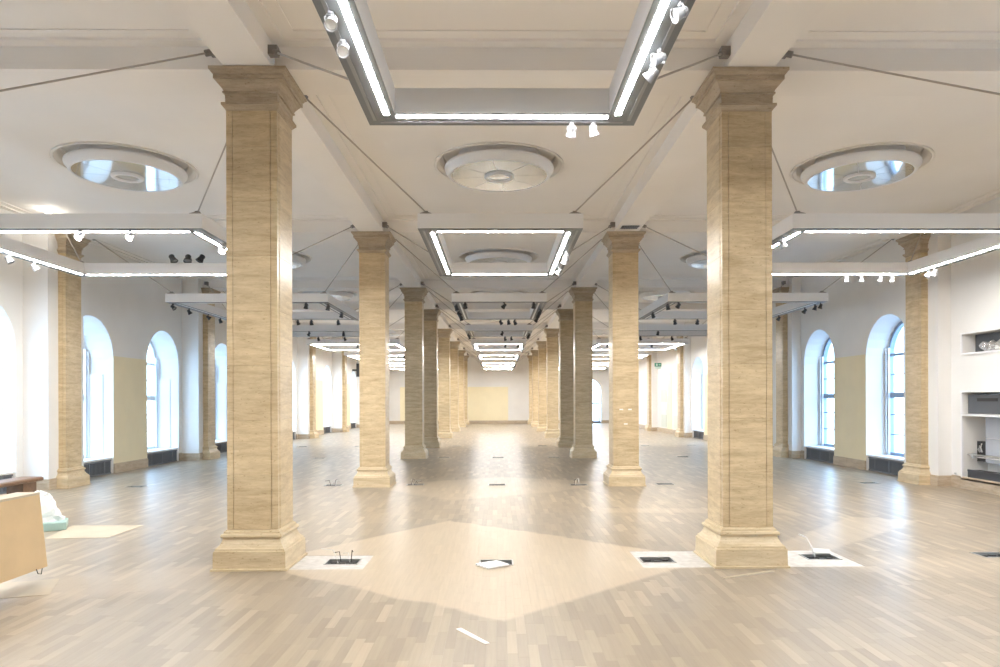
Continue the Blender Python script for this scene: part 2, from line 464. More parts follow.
# ------------------------------------------------------------------ round ceiling lamps
rim_prof = [(.60, .139), (.60, -.03), (.79, -.035), (.80, -.05), (.795, -.08), (.76, -.12), (.745, -.155), (.725, -.17), (.70, -.165), (.70, -.13)]
rim_mesh = MB().lathe(rim_prof, 48).mesh('rim', M['white_metal'], True)
hub_mesh = MB().lathe([(.215, -.15), (.215, -.185), (.20, -.195), (.165, -.195), (.155, -.175), (.155, -.16)], 32).mesh('hub_ring', M['white_metal'], True)
disc_mesh = MB().poly([(.158*math.cos(-2*math.pi*k/32), .158*math.sin(-2*math.pi*k/32), -.170) for k in range(32)]).mesh('hub_glass', M['mirror'])
NP = 8
def pane_mesh():
    mb = MB(); n = 6; g = .008
    a0, a1 = 0, 2*math.pi/NP
    ri, ro = .21, .702
    def arc(r, z, rev=False):
        da = g/r/2
        p = [(r*math.cos(a0+da+(a1-a0-2*da)*k/n), r*math.sin(a0+da+(a1-a0-2*da)*k/n), z) for k in range(n+1)]
        return p[::-1] if rev else p
    bot = arc(ri, -.160)+arc(ro, -.160, True); top = arc(ri, -.154)+arc(ro, -.154, True)
    mb.rings([bot, top]); return mb.mesh('glass_pane', M['mirror'])
pmesh = pane_mesh()
full = MB().lathe([(.702, -.160), (.21, -.160)], 48).mesh('glass_disc', M['mirror'])
back = MB().lathe([(.70, -.150), (.01, -.150)], 32).mesh('backing_disc', M['white_metal'])
AISLE = ['left aisle', 'centre aisle', 'right aisle']
def bayname(bi):
    b = bi-1      # bay 1 lies between the first and the second columns
    if b < 1: return 'bay in front of the first columns'
    return 'bay beyond the %s column' % ORD[b-1]
for bi, ai, cx, ym in OCULI:
    if bi == 0: continue
    t = thing('ceiling_lamp', 'round white-rimmed glass ceiling lamp over the %s, %s' % (AISLE[ai], bayname(bi)), 'ceiling lamp', (cx, ym, HC), (0, 0, .25+.4*ai), 'round ceiling lamps')
    link('rim', rim_mesh, t); link('hub_ring', hub_mesh, t); link('hub_glass', disc_mesh, t); link('backing', back, t)
    if bi <= 4:
        for k in range(NP): link('glass_pane', pmesh, t, None, (0, 0, 2*math.pi*k/NP))
    else:
        link('glass_disc', full, t)

# ------------------------------------------------------------------ columns
base_prof = [(.362, 0), (.362, .018), (.345, .022), (.343, .180), (.333, .186), (.328, .205), (.316, .214), (.298, .235), (.284, .262), (.276, .285), (.274, .298), (.288, .302), (.294, .318), (.288, .336), (.270, .342), (.267, .360), (.256, .366), (.254, .375)]
cap_prof = [(.246, 4.42), (.252, 4.432), (.266, 4.448), (.280, 4.464), (.280, 4.486), (.250, 4.488), (.250, 4.50), (.252, 4.580), (.270, 4.582), (.270, 4.596), (.258, 4.598), (.272, 4.625), (.298, 4.662), (.316, 4.684), (.316, 4.690), (.333, 4.692), (.333, 4.728), (.322, 4.730), (.338, 4.738), (.352, 4.760), (.352, 4.764), (.366, 4.766), (.366, 4.795)]
base_mesh = MB().square(base_prof).mesh('base', M['stone_base'])
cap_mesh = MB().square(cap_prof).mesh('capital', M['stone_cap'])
def course_mesh(h, hw=.247, back=None):
    # a shaft course: face panels proud of narrow corner strips, small open joint above
    s, g, d = .062, .006, .006
    pts = []
    for q in range(4):
        p = [(-hw+d*.6, -hw+d*.6), (-hw+s, -hw+d*.6), (-hw+s, -hw+d+.004), (-hw+s+g, -hw+d+.004), (-hw+s+g, -hw), (hw-s-g, -hw), (hw-s-g, -hw+d+.004), (hw-s, -hw+d+.004), (hw-s, -hw+d*.6)]
        c, s_ = round(math.cos(q*math.pi/2)), round(math.sin(q*math.pi/2))
        pts += [(x*c-y*s_, x*s_+y*c) for x, y in p]
    j = .005
    return MB().rings([[(x*.985, y*.985, 0) for x, y in pts], [(x, y, j) for x, y in pts], [(x, y, h-j) for x, y in pts], [(x*.985, y*.985, h) for x, y in pts]]).mesh('stone_course', M['stone'])
JZ = [.375, .903, 1.431, 1.959, 2.487, 3.015, 3.543, 4.071, 4.42]
c_full = course_mesh(.528); c_top = course_mesh(.349)
def column(x, y, label, name='column', group=None):
    t = thing(name, label, 'column', (x, y, 0), (0, 0, 0), group)
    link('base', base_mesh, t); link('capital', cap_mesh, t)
    for k in range(8):
        link('stone_course', c_top if k == 7 else c_full, t, (0, 0, JZ[k]), (0, 0, (k % 4)*math.pi/2))
    return t
for i in range(1, 9):
    for s, x in (('left', XL), ('right', XR)):
        column(x, YP[i], 'square beige travertine column, %s from the front in the %s row' % (ORD[i-1], s), 'column', 'free-standing columns')

# ------------------------------------------------------------------ walls with arched window openings
SPR, RAD, SIDE = 2.62, .85, .85           # springing height, arch radius
NA = 14
def arch(yc, r, spr, z0=0):
    return [(yc-r, z0)] + [(yc-r*math.cos(math.pi*k/NA), spr+r*math.sin(math.pi*k/NA)) for k in range(NA+1)] + [(yc+r, z0)]
def wall_face(mb, X, y0, y1, ztop, ops, flip):
    def P(pts):
        q = [(X, y, z) for y, z in pts]
        mb.poly(q if flip else q[::-1])
    cur = y0
    for yc, r, spr in ops:
        if yc == 'gap':
            P([(cur, 0), (r, 0), (r, ztop), (cur, ztop)])
            za = 0
            for z0, z1 in NICHE_Z + [(ztop, ztop)]:
                P([(r, za), (spr, za), (spr, z0), (r, z0)]); za = z1
            cur = spr
            continue
        P([(cur, 0), (yc-r, 0), (yc-r, ztop), (cur, ztop)])
        a = arch(yc, r, spr)[1:-1]
        for k in range(len(a)-1):
            P([a[k], a[k+1], (a[k+1][0], ztop), (a[k][0], ztop)])
        cur = yc+r
    P([(cur, 0), (y1, 0), (y1, ztop), (cur, ztop)])
NICHE_Y = (9.6, 12.42); NICHE_Z = [(.19, 1.74), (2.45, 2.79)]
WINDOWS = []      # (side, X of the glass, yc, row index)
def bay_windows(i, side):
    a, b_ = YP[i], YP[i+1]; c = (a+b_)/2
    if b_-a < 5.5: return [c]
    return [c-1.6, c+1.6]
LW, RW = [], []
for i in range(0, 8):
    LW += [(y, i) for y in bay_windows(i, 'L')]
    if i in (1, 5, 6, 7): continue
    RW += [(y, i) for y in bay_windows(i, 'R')]
ZT = HC+.26
DEP = {'L': .62, 'R': .52}
for side, X, ws, name in (('L', WL, LW, 'wall_left'), ('R', WR, RW, 'wall_right')):
    sg = -1 if side == 'L' else 1
    mb = MB(); Xg = X+sg*DEP[side]
    door = [y for y, i in ws if side == 'R' and i == 3]
    ops = [(y, .85, SPR) for y, i in ws]
    if side == 'R': ops = sorted(ops + [('gap', *NICHE_Y)], key=lambda o: o[1] if o[0] == 'gap' else o[0])
    wall_face(mb, X, Y0, Y1, ZT, ops, side == 'R')
    if side == 'R':                       # inner faces of the two open niches
        mb2 = MB()
        for z0, z1 in NICHE_Z:
            xa, xb, (ya, yb) = X, X+.45, NICHE_Y
            mb2.quad((xb, ya, z0), (xb, yb, z0), (xb, yb, z1), (xb, ya, z1))
            mb2.quad((xa, ya, z0), (xa, yb, z0), (xb, yb, z0), (xb, ya, z0)); mb2.quad((xa, ya, z1), (xb, ya, z1), (xb, yb, z1), (xa, yb, z1))
            mb2.quad((xa, ya, z0), (xb, ya, z0), (xb, ya, z1), (xa, ya, z1)); mb2.quad((xa, yb, z0), (xa, yb, z1), (xb, yb, z1), (xb, yb, z0))
    ops2 = [(y, .80, SPR-.02) for y, i in ws]
    wall_face(mb, Xg+sg*.12, Y0, Y1, ZT, ops2, side == 'L')
    for y, i in ws:                       # plastered splayed reveals
        a, c = arch(y, .85, SPR), arch(y, .80, SPR-.02)
        for k in range(len(a)-1):
            q = [(X, *a[k]), (X, *a[k+1]), (Xg+sg*.12, *c[k+1]), (Xg+sg*.12, *c[k])]
            mb.poly(q if side == 'L' else q[::-1])
        WINDOWS.append((side, Xg, y, i))
    w = struct(mb.build(name, M['plaster']), 'white plastered %s wall with arched windows between piers' % ('left' if side == 'L' else 'right'))
    if side == 'R': mb2.build('niche_lining', M['plaster'], w)
    Pf = PL if side == 'L' else PR
    for y in YP:
        ya, yb = y-.54, min(y+.54, Y1)
        MB().box(*sorted((X+sg*.02, Pf)), ya, yb, 0, HC+.2).build('pier', M['plaster'], w)
for nm, y, ya, yb in (('wall_back', Y1, Y1, Y1+.2), ('wall_front', Y0, Y0-.2, Y0)):
    mb = MB()
    if nm == 'wall_back':
        # right aisle end window opening
        yc = 6.62
        pts = MB(); 
        def PB(p): mb.poly([(x, Y1, z) for x, z in p])
        xs0, xs1 = WL-.7, WR+.7
        PB([(xs0, 0), (yc-.85, 0), (yc-.85, ZT), (xs0, ZT)])
        a = arch(yc, .85, 2.35)[1:-1]
        for k in range(len(a)-1): PB([a[k], a[k+1], (a[k+1][0], ZT), (a[k][0], ZT)])
        PB([(yc+.85, 0), (xs1, 0), (xs1, ZT), (yc+.85, ZT)])
        a = arch(yc, .85, 2.35)
        for k in range(len(a)-1): mb.poly([(a[k][0], Y1, a[k][1]), (a[k][0], Y1+.4, a[k][1]), (a[k+1][0], Y1+.4, a[k+1][1]), (a[k+1][0], Y1, a[k+1][1])])
        WINDOWS.append(('B', yc, Y1+.3, 9))
    else:
        mb.box(WL-.7, WR+.7, ya, yb, 0, ZT)
    struct(mb.build(nm, M['plaster']), 'white plastered wall at the %s end of the hall' % ('far' if nm == 'wall_back' else 'near'))

# painted fields on the walls
def field(x0, x1, y0, y1, z0, z1, mat, label):
    return struct(MB().box(x0, x1, y0, y1, z0, z1).build('trim_%d' % (field.n), mat), label)
field.n = 1
for side, X, sg in (('left', WL, 1), ('right', WR, -1)):
    for i in range(0, 8):
        if YP[i+1]-YP[i] < 5.5 or (side == 'right' and i in (1, 5, 6)): continue
        c = (YP[i]+YP[i+1])/2
        field(*sorted((X, X+sg*.006)), c-.75, c+.75, .2, 2.66, M['yellow'] if i < 4 else M['cream'], 'yellow painted wall field between the two %s windows of the %s' % (side, bayname(i+1))); field.n += 1
field(-2.23, .74, Y1-.006, Y1, .22, 2.65, M['cream'], 'large yellow painted field on the far end wall'); field.n += 1
field(-7.05, -3.2, Y1-.006, Y1, .22, 2.65, M['cream'], 'yellow painted field on the far wall of the left aisle'); field.n += 1

# baseboards: stone slabs along the wall between and around the openings
def skirting(mb, X, sg, y0, y1, h=.2):
    mb.box(*sorted((X, X+sg*.03)), y0, y1, 0, h)
    mb.box(*sorted((X, X+sg*.022)), y0, y1, h, h+.018)
for side, X, sg, Pf, ws in (('left', WL, 1, PL, LW), ('right', WR, -1, PR, RW)):
    bb = holder('baseboard_%s' % side, 'travertine baseboard along the %s wall' % side)
    edges = sorted([(y-.85, y+.85) for y, i in ws])
    for i in range(len(YP)):
        y = YP[i]
        mb = MB(); ya, yb = y-.54, min(y+.54, Y1)
        mb.box(*sorted((Pf, Pf+sg*.03)), ya-.03, yb, 0, .2)
        mb.box(*sorted((X, Pf)), ya-.03, ya, 0, .2)
        if yb < Y1: mb.box(*sorted((X, Pf)), yb, yb+.03, 0, .2)
        mb.build('stone_slab', M['stone_skirt'], bb)
        a = YP[i]+.57; e = YP[i+1]-.57 if i+1 < len(YP) else Y1
        cur = a
        for w0, w1 in [w for w in edges if w[0] > a-.3 and w[1] < e+.3]:
            if w0-cur > .05: m_ = MB(); skirting(m_, X, sg, cur, w0); m_.build('stone_slab', M['stone_skirt'], bb)
            cur = w1
        if e-cur > .05: m_ = MB(); skirting(m_, X, sg, cur, e); m_.build('stone_slab', M['stone_skirt'], bb)
bb = holder('baseboard_back', 'travertine baseboard along the far wall')
for xa, xb in ((WL, -6), (-6, -3), (-3, 0), (0, 3), (3, 5.77), (7.47, WR)):
    MB().box(xa, xb, Y1-.03, Y1, 0, .22).build('stone_slab', M['stone_skirt'], bb)

# half columns on the piers
for i in range(1, 9):
    for s, x, sg in (('left', FL, -1), ('right', FR, 1)):
        t = column(x+sg*.247, YP[i], 'travertine wall column against the %s wall, level with the %s free-standing column' % (s, ORD[i-1]), 'wall_column', 'wall columns')

# ------------------------------------------------------------------ windows
def arch_ring(mb, ro, spr, z0, w, d0, d1):
    """arched frame border in the (y,z) plane, between x=d0 and x=d1"""
    o_ = arch(0, ro, spr, z0); i_ = arch(0, ro-w, spr, z0+w)
    n = len(o_)
    for k in range(n):
        k2 = (k+1) % n
        A, B, C, D = o_[k], o_[k2], i_[k2], i_[k]
        mb.poly([(d0, *A), (d0, *B), (d0, *C), (d0, *D)]); mb.poly([(d1, *D), (d1, *C), (d1, *B), (d1, *A)])
        mb.poly([(d0, *D), (d0, *C), (d1, *C), (d1, *D)]); mb.poly([(d0, *B), (d0, *A), (d1, *A), (d1, *B)])
SILL = .36
R_W = .80
mb = MB(); arch_ring(mb, R_W, SPR-.02, SILL, .07, -.05, .05); outer_frame = mb.mesh('frame', M['window_frame'])
mb = MB(); arch_ring(mb, R_W, SPR-.02, SILL, .07, -.05, .05); outer_frame_w = mb.mesh('frame', M['white_frame'])
rows = [SILL+.07, .83, 1.28, 1.73, 2.19, 2.62]
mull = {}
for key, mt in (('R', M['window_frame']), ('L', M['white_frame'])):
    mull[key] = [MB().box(-.04, .04, -.04, .04, SILL+.07, SPR+R_W-.1).mesh('mullion', mt),
                 MB().box(-.045, .045, -R_W+.07, R_W-.07, 1.66, 1.78).mesh('transom', mt),
                 MB().box(-.015, .015, -R_W+.07, R_W-.07, -.012, .012).mesh('glazing_bar', mt),
                 MB().box(-.03, .03, -R_W+.07, R_W-.07, 2.60, 2.66).mesh('transom', mt)]
ph = [(SILL+.07, .83), (.83, 1.28), (1.28, 1.70), (1.74, 2.19), (2.19, 2.62)]
pane_m = [MB().box(-.004, .004, .03, R_W-.06, a, b_).mesh('pane', M['glass']) for a, b_ in ph]
# quarter-arch panes
q = [(.03, 2.63)] + [((R_W-.06)*math.cos(t), 2.60+(R_W-.06)*math.sin(t)) for t in [math.pi/2*k/8 for k in range(9)]]
q = [(max(.03, y), max(2.63, z)) for y, z in q]
mb = MB(); mb.rings([[(-.004, *p) for p in q], [(.004, *p) for p in q]]); quart = mb.mesh('pane', M['glass'])
wn = 0
for side, X, y, i in WINDOWS:
    if side == 'R' and i == 3: continue
    wn += 1
    if side == 'B':
        h = holder('window_%d' % wn, 'arched window with dark blue frame at the far end of the right aisle', (X, y, -.27)); h.rotation_euler = (0, 0, math.pi/2); key = 'R'
    else:
        two = YP[i+1]-YP[i] > 5.5
        pos = '' if not two else ('nearer ' if y < (YP[i]+YP[i+1])/2 else 'farther ')
        h = holder('window_%d' % wn, '%sarched window of the %s wall in the %s' % (pos, 'left' if side == 'L' else 'right', bayname(i+1)), (X, y, 0)); key = side
        if side == 'R': h.rotation_euler = (0, 0, math.pi)
    link('frame', outer_frame if key == 'R' else outer_frame_w, h)
    link('mullion', mull[key][0], h); link('transom', mull[key][1], h); link('transom', mull[key][3], h)
    for z in (.83, 1.28, 2.19): link('glazing_bar', mull[key][2], h, (0, 0, z))
    for k in range(5):
        link('pane', pane_m[k], h); link('pane', pane_m[k], h, None, (0, 0, math.pi))
    link('pane', quart, h); link('pane', quart, h, None, (0, 0, math.pi))
    if side == 'B':
        MB().box(-.1, .1, -.85, .85, 0.2, SILL+.05).build('apron', M['grille'], h); continue
    # sill board and reveal linings (local +x points to the room for both sides)
    d = DEP[side]; wm = M['white_frame'] if side == 'R' else M['plaster']
    MB().box(-.06, d-.02, -.84, .84, .325, .36).build('sill', wm, h)
    for s in (-1, 1):
        if side == 'L':
            MB().rings([[(x_, s*yy, z) for x_, yy in ((.06, .805), (.06, .765), (.40, .818), (.40, .835))] for z in (.36, 2.24)]).build('reveal_lining', M['plaster'], h)
        # slim vertical guide rails for blinds
        MB().box(.10, .125, *sorted((s*.745, s*.765)), .36, 2.75).build('blind_rail', M['white_frame'] if side == 'L' else M['steel'], h)
        MB().box(.05, .09, *sorted((s*.70, s*.79)), .36, 2.80).build('inner_casing', M['white_frame'], h)

# radiator grilles under the windows
bar = MB().box(0, .012, -.010, .010, .03, .285).mesh('slat', M['grille'])
for side, X, y, i in WINDOWS:
    if side == 'B' or (side == 'R' and i == 3): continue
    sg = 1 if side == 'L' else -1
    Xf = X+sg*(DEP[side]-.05)
    two = YP[i+1]-YP[i] > 5.5
    pos = '' if not two else ('nearer ' if y < (YP[i]+YP[i+1])/2 else 'farther ')
    t = thing('radiator_grille', 'dark metal radiator grille under the %s%s window, %s' % (pos, 'left' if side == 'L' else 'right', bayname(i+1)), 'radiator', (Xf, y, 0), (0, 0, 0 if side == 'L' else math.pi), 'radiator grilles')
    MB().box(-.30, -.012, -.82, .82, .0, .30).build('housing', M['dark_metal'], t)
    MB().box(-.012, .016, -.83, .83, .285, .315).build('top_rail', M['grille'], t)
    MB().box(-.012, .012, -.83, .83, .0, .03).build('bottom_rail', M['grille'], t)
    for yy in (-.55, 0, .55): MB().box(-.012, .016, yy-.02, yy+.02, .03, .285).build('post', M['grille'], t)
    n = 34
    if 1 <= i <= 3:
        mb = MB()
        for k in range(n): mb.box(-.012, .010, -.80+k*1.6/(n-1)-.008, -.80+k*1.6/(n-1)+.008, .03, .285)
        o = mb.build('slats', M['grille'], t); o['kind'] = 'stuff'

# tall dark door in the narrow right-hand bay
dy = (YP[3]+YP[4])/2
d = holder('door_1', 'tall dark grey arched door in the right wall', (WR+.2, dy, 0))
pts = arch(0, .86, SPR)
mb = MB(); mb.rings([[(0, *p) for p in pts], [(.06, *p) for p in pts]]); mb.build('leaf', M['unit_grey'], d)
MB().box(-.02, 0, -.04, .04, 0, 3.4).build('meeting_stile', M['dark_metal'], d)
for s in (-1, 1):
    for z0, z1 in ((.2, 1.0), (1.15, 2.4)): MB().box(-.012, 0, *sorted((s*.14, s*.74)), z0, z1).build('panel', M['dark_metal'], d)
    MB().box(-.06, -.02, s*.09-.012, s*.09+.012, 1.0, 1.16).build('handle', M['steel'], d)

# ------------------------------------------------------------------ suspended light frames
FW, FH, FZ = .235, .185, 3.775      # member width, height, underside
SPOT_SLOTS = {}
def light_frame(ai, bi, x0, x1, y0, y1, lit, anchors, label):
    cx, cy = (x0+x1)/2, (y0+y1)/2
    t = thing('light_frame', label, 'light frame', (cx, cy, FZ), (0, 0, 0), 'suspended light frames')
    a, b_ = (x1-x0)/2, (y1-y0)/2
    wm = M['white_metal']
    MB().box(-a, a, -b_, -b_+FW, 0, FH).build('beam', wm, t); MB().box(-a, a, b_-FW, b_, 0, FH).build('beam', wm, t)
    MB().box(-a, -a+FW, -b_+FW, b_-FW, 0, FH).build('beam', wm, t); MB().box(a-FW, a, -b_+FW, b_-FW, 0, FH).build('beam', wm, t)
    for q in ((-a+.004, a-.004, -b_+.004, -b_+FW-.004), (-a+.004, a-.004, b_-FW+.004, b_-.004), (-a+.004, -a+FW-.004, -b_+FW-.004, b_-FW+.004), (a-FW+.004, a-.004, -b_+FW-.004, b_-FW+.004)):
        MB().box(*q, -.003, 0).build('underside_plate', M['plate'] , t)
    # dark spotlight track let into the underside, outside the light line
    mb = MB()
    lm = M['led'] if lit else M['led_off']
    e, w = .146, .04
    for q in ((-a+e+.09, a-e-.09, -b_+e, -b_+e+w), (-a+e+.09, a-e-.09, b_-e-w, b_-e), (-a+e, -a+e+w, -b_+e+.06, b_-e-.06), (a-e-w, a-e, -b_+e+.06, b_-e-.06)):
        MB().box(*q, -.006, -.002).build('led_strip', lm, t)
    for q in ((-a+.1, a-.1, -b_+.05, -b_+.075), (-a+.1, a-.1, b_-.075, b_-.05), (-a+.05, -a+.075, -b_+.1, b_-.1), (a-.075, a-.05, -b_+.1, b_-.1)):
        MB().box(*q, -.006, -.002).build('track', M['grey_metal'], t)
    k = 0
    for sx in (-1, 1):
        for sy in (-1, 1):
            ax = anchors[k]; k += 1
            if ax is None: continue
            px, py = sx*(a-.10), sy*(b_-.10)
            mb = MB(); mb.square([(.075, FH), (.075, FH+.01), (.028, FH+.04), (.022, FH+.055)], (px, py, 0)); mb.build('hanger_plate', M['bracket'], t)
            A = Vector((ax[0]-cx, ax[1]-cy, ax[2]-FZ)); B = Vector((px, py, FH+.04))
            MB().tube([B, A], .0095, 8).build('rod', M['rod'], t, True)
            u = (B-A).normalized()
            br = MB().tube([A-u*.03, A+u*.10], .03, 10).build('clevis', M['bracket'], t)
            MB().box(A.x-.045, A.x+.045, A.y-.04, A.y+.04, A.z-.04, A.z+.045).build('anchor', M['bracket'], t)
    return t
BZ = 4.90
def anch(x, side, i, fb):
    """bracket on the beam beside column row x, on its side, in front of (-1) or behind (+1) column i"""
    return (x+side*.27, YP[i]+fb*.42, BZ)
FR_ = {}
for b in range(0, 8):
    c = (YP[b]+YP[b+1])/2 + (.18 if b else .03); half = 1.65 if YP[b+1]-YP[b] > 5.5 else .95
    lit = b not in (2, 3)
    word = ('lit' if lit else 'unlit')
    where = 'nearest bay' if b == 0 else bayname(b+1)
    y0, y1 = c-half, c+half
    FR_[(1, b)] = (light_frame(1, b, -1.00, 1.08, y0, y1, lit, [anch(XL, 1, b, 1), anch(XL, 1, b+1, -1), anch(XR, -1, b, 1), anch(XR, -1, b+1, -1)],
        '%s white rectangular light frame hanging over the centre aisle, %s' % (word, where)), 1.04, half)
    if b == 0: y0, y1 = 2.4, 5.65
    cs = (y0+y1)/2; hs = (y1-y0)/2
    xin = 4.4 if b == 0 else 3.68
    xo = 7.9 if b == 0 else 7.2
    FR_[(0, b)] = (light_frame(0, b, -xo, -xin, y0, y1, lit, [(FL+.05, YP[b]+.45, BZ), (FL+.05, YP[b+1]-.45, BZ), anch(XL, -1, b, 1), anch(XL, -1, b+1, -1)],
        '%s white rectangular light frame hanging over the left aisle, %s' % (word, where)), (xo-xin)/2, hs)
    FR_[(2, b)] = (light_frame(2, b, xin+.04, xo+.04, y0, y1, lit, [anch(XR, 1, b, 1), anch(XR, 1, b+1, -1), (FR-.05, YP[b]+.45, BZ), (FR-.05, YP[b+1]-.45, BZ)],
        '%s white rectangular light frame hanging over the right aisle, %s' % (word, where)), (xo-xin)/2, hs)

# ------------------------------------------------------------------ spotlights clipped to the frames
def spot_meshes(mat, lens):
    return dict(
        adapter=MB().box(-.03, .03, -.018, .018, -.035, 0).mesh('adapter', mat),
        stem=MB().tube([(0, 0, -.03), (0, 0, -.075)], .012, 8).mesh('stem', mat),
        body=None, mat=mat, lens=lens)
def body_mesh(mat):
    # axis along -z, pivot at origin
    return MB().lathe([(.028, .075), (.040, .07), (.044, .02), (.050, .0), (.058, -.03), (.070, -.06), (.074, -.075), (.066, -.075), (.058, -.055)], 20, cap0=True).mesh('body', mat, False)
def fin_mesh(mat):
    return MB().lathe([(.052, .048), (.052, .054)], 20, cap0=True, cap1=True).mesh('cooling_fin', mat)
def yoke_mesh(mat):
    return MB().tube([(-.06, 0, 0), (-.066, 0, .04), (-.045, 0, .075), (0, 0, .085), (.045, 0, .075), (.066, 0, .04), (.06, 0, 0)], .006, 6).mesh('yoke', mat)
lens_mesh = {k: MB().poly([(.06*math.cos(-2*math.pi*j/20), .06*math.sin(-2*math.pi*j/20), -.058) for j in range(20)]).mesh('lens', M[k]) for k in ('lens', 'lamp_lit')}
ring_mesh = {k: MB().lathe([(.030, -.0555), (.030, -.0495)], 16, cap0=True, cap1=True).mesh('reflector', M[k]) for k in ('lens',)}
SP = {}
for key in ('grey_metal', 'dark_metal', 'white_metal'):
    mt = M['silver'] if key == 'white_metal' else M[key]
    SP[key] = dict(adapter=MB().box(-.03, .03, -.018, .018, -.035, -.006).mesh('adapter', mt), stem=MB().tube([(0, 0, -.03), (0, 0, -.045)], .012, 8).mesh('stem', mt),
                   body=body_mesh(mt), fin=fin_mesh(mt), yoke=yoke_mesh(mt))
def spotlight(pos, tilt, turn, key, label, lit=False, scale=1.0, parts=True):
    t = thing('spotlight', label, 'spotlight', pos, (0, 0, turn), 'track spotlights')
    t.scale = (scale,)*3
    P = SP[key]
    link('adapter', P['adapter'], t)
    link('stem', P['stem'], t)
    y = link('yoke', P['yoke'], t, (0, 0, -.115))
    bo = link('body', P['body'], t, (0, 0, -.115), (tilt, 0, 0))
    link('lens', lens_mesh['lamp_lit' if lit else 'lens'], bo)
    if parts:
        link('cooling_fin', P['fin'], bo); link('cooling_fin', P['fin'], bo, (0, 0, -.016))
    return t
SIDEW = {'n': 'near side', 'f': 'far side', 'l': 'left side', 'r': 'right side'}
used = {}
def spots(ai, b, member, ts, key='grey_metal', lit=(), tilt=.6, scale=.7, turn_=None):
    fr, a, h = FR_[(ai, b)]
    fx, fy, fz = fr.location
    n = len(ts)
    for k, tt in enumerate(ts):
        if member in 'lr':
            x = fx + (-a+.08 if member == 'l' else a-.08); y = fy - h + 2*h*tt
        else:
            y = fy + (-h+.062 if member == 'n' else h-.062); x = fx - a + 2*a*tt
        where = 'nearest the camera' if b == 0 else 'beyond %s columns' % ORD[b-1]
        idx = '' if n == 1 else ', %s from %s' % (ORD[k], 'front' if member in 'lr' else 'left')
        col_ = {'grey_metal': 'grey', 'dark_metal': 'dark', 'white_metal': 'silver'}[key]
        lab = '%s%s spotlight%s on %s of %s frame %s' % ('glowing ' if k in lit else '', col_, idx, SIDEW[member], AISLE[ai].replace(' aisle', '-aisle'), where)
        turn = {'l': -1.2, 'r': 1.2, 'n': .5, 'f': -.4}[member] + random.uniform(-.6, .6)
        if turn_ is not None: turn = turn_+random.uniform(-.1, .1)
        spotlight((x, y, fz-.002), tilt+random.uniform(-.3, .3), turn, key, lab, k in lit, scale, b < 4)
spots(1, 0, 'l', [.52, .61], 'grey_metal', tilt=-.7, scale=.52, turn_=.2)
spots(1, 0, 'r', [.49, .64, .70], 'grey_metal', tilt=1.0, scale=.55)
spots(1, 0, 'f', [.76, .84], 'white_metal', scale=.55)
spots(1, 1, 'r', [.40, .48, .76], 'white_metal', scale=.7)
spots(0, 1, 'n', [.56, .739], 'white_metal', lit=(0, 1), tilt=-1.1, scale=.7, turn_=-.2)
spots(0, 1, 'r', [.25], 'white_metal', lit=(0,), tilt=-.9, scale=.7, turn_=.2)
spots(0, 1, 'l', [.45, .615], 'white_metal')
spots(2, 1, 'l', [.157], 'white_metal')
spots(2, 1, 'f', [.66, .733, .827, .886], 'white_metal', scale=.55)
spots(2, 1, 'r', [.78, .83], 'white_metal')
spots(1, 2, 'n', [.14, .55, .86], 'dark_metal'); spots(1, 2, 'f', [.52, .62, .70], 'dark_metal')
spots(1, 2, 'l', [.12, .45, .60, .72], 'dark_metal'); spots(1, 2, 'r', [.35, .50, .62, .80], 'dark_metal')
spots(0, 2, 'l', [.06, .30, .62, .84], 'dark_metal'); spots(0, 2, 'n', [.86], 'dark_metal'); spots(0, 2, 'r', [.10, .5], 'dark_metal'); spots(0, 2, 'f', [.55, .65, .85], 'dark_metal')
spots(2, 2, 'r', [.06, .14, .30, .75], 'dark_metal'); spots(2, 2, 'l', [.10, .55], 'dark_metal'); spots(2, 2, 'n', [.07], 'dark_metal'); spots(2, 2, 'f', [.28, .45, .60], 'dark_metal')
spots(1, 3, 'n', [.55], 'dark_metal'); spots(1, 3, 'f', [.60, .70], 'dark_metal'); spots(1, 3, 'l', [.4, .7], 'dark_metal'); spots(1, 3, 'r', [.4, .7], 'dark_metal')
spots(2, 3, 'n', [.35, .8], 'dark_metal'); spots(2, 3, 'f', [.3, .6], 'dark_metal'); spots(0, 3, 'n', [.4, .7], 'dark_metal'); spots(0, 3, 'f', [.35, .6], 'dark_metal')
for b in (4, 5, 6):
    spots(1, b, 'n', [.62, .85], 'dark_metal'); spots(1, b, 'l', [.4], 'dark_metal'); spots(1, b, 'r', [.4, .8], 'dark_metal')
    spots(0, b, 'n', [.55, .72, .80, .88], 'dark_metal'); spots(2, b, 'n', [.12, .20, .42, .60], 'dark_metal'); spots(2, b, 'r', [.5], 'dark_metal')
# three upright lamps standing on top of the far beam of the left frame
fr, a, h = FR_[(0, 1)]
for k, tt in enumerate((.469, .543, .607)):
    t = spotlight((fr.location.x-a+2*a*tt, fr.location.y+h-.1, FZ+FH), 2.6, [1.4, .2, -1.0][k], 'dark_metal', 'dark upright spotlight standing on top of the left-aisle frame, %s of three' % ORD[k], False, .9)
    t.rotation_euler = (math.pi, 0, [1.4, .2, -1.0][k])
# glowing wall lamp above the left frame
t = thing('ceiling_spot', 'small glowing spot under the ceiling above the left wall column', 'spotlight', (-8.03, 12.42, HC))
MB().lathe([(.07, 0), (.07, -.02), (.055, -.03), (.055, -.09), (.045, -.09)], 20).build('housing', M['white_metal'], t, True)
MB().lathe([(.055, -.08), (.085, -.11), (.085, -.15), (.05, -.19), (.001, -.20)], 20).build('bulb', M['lamp_lit'], t, True)

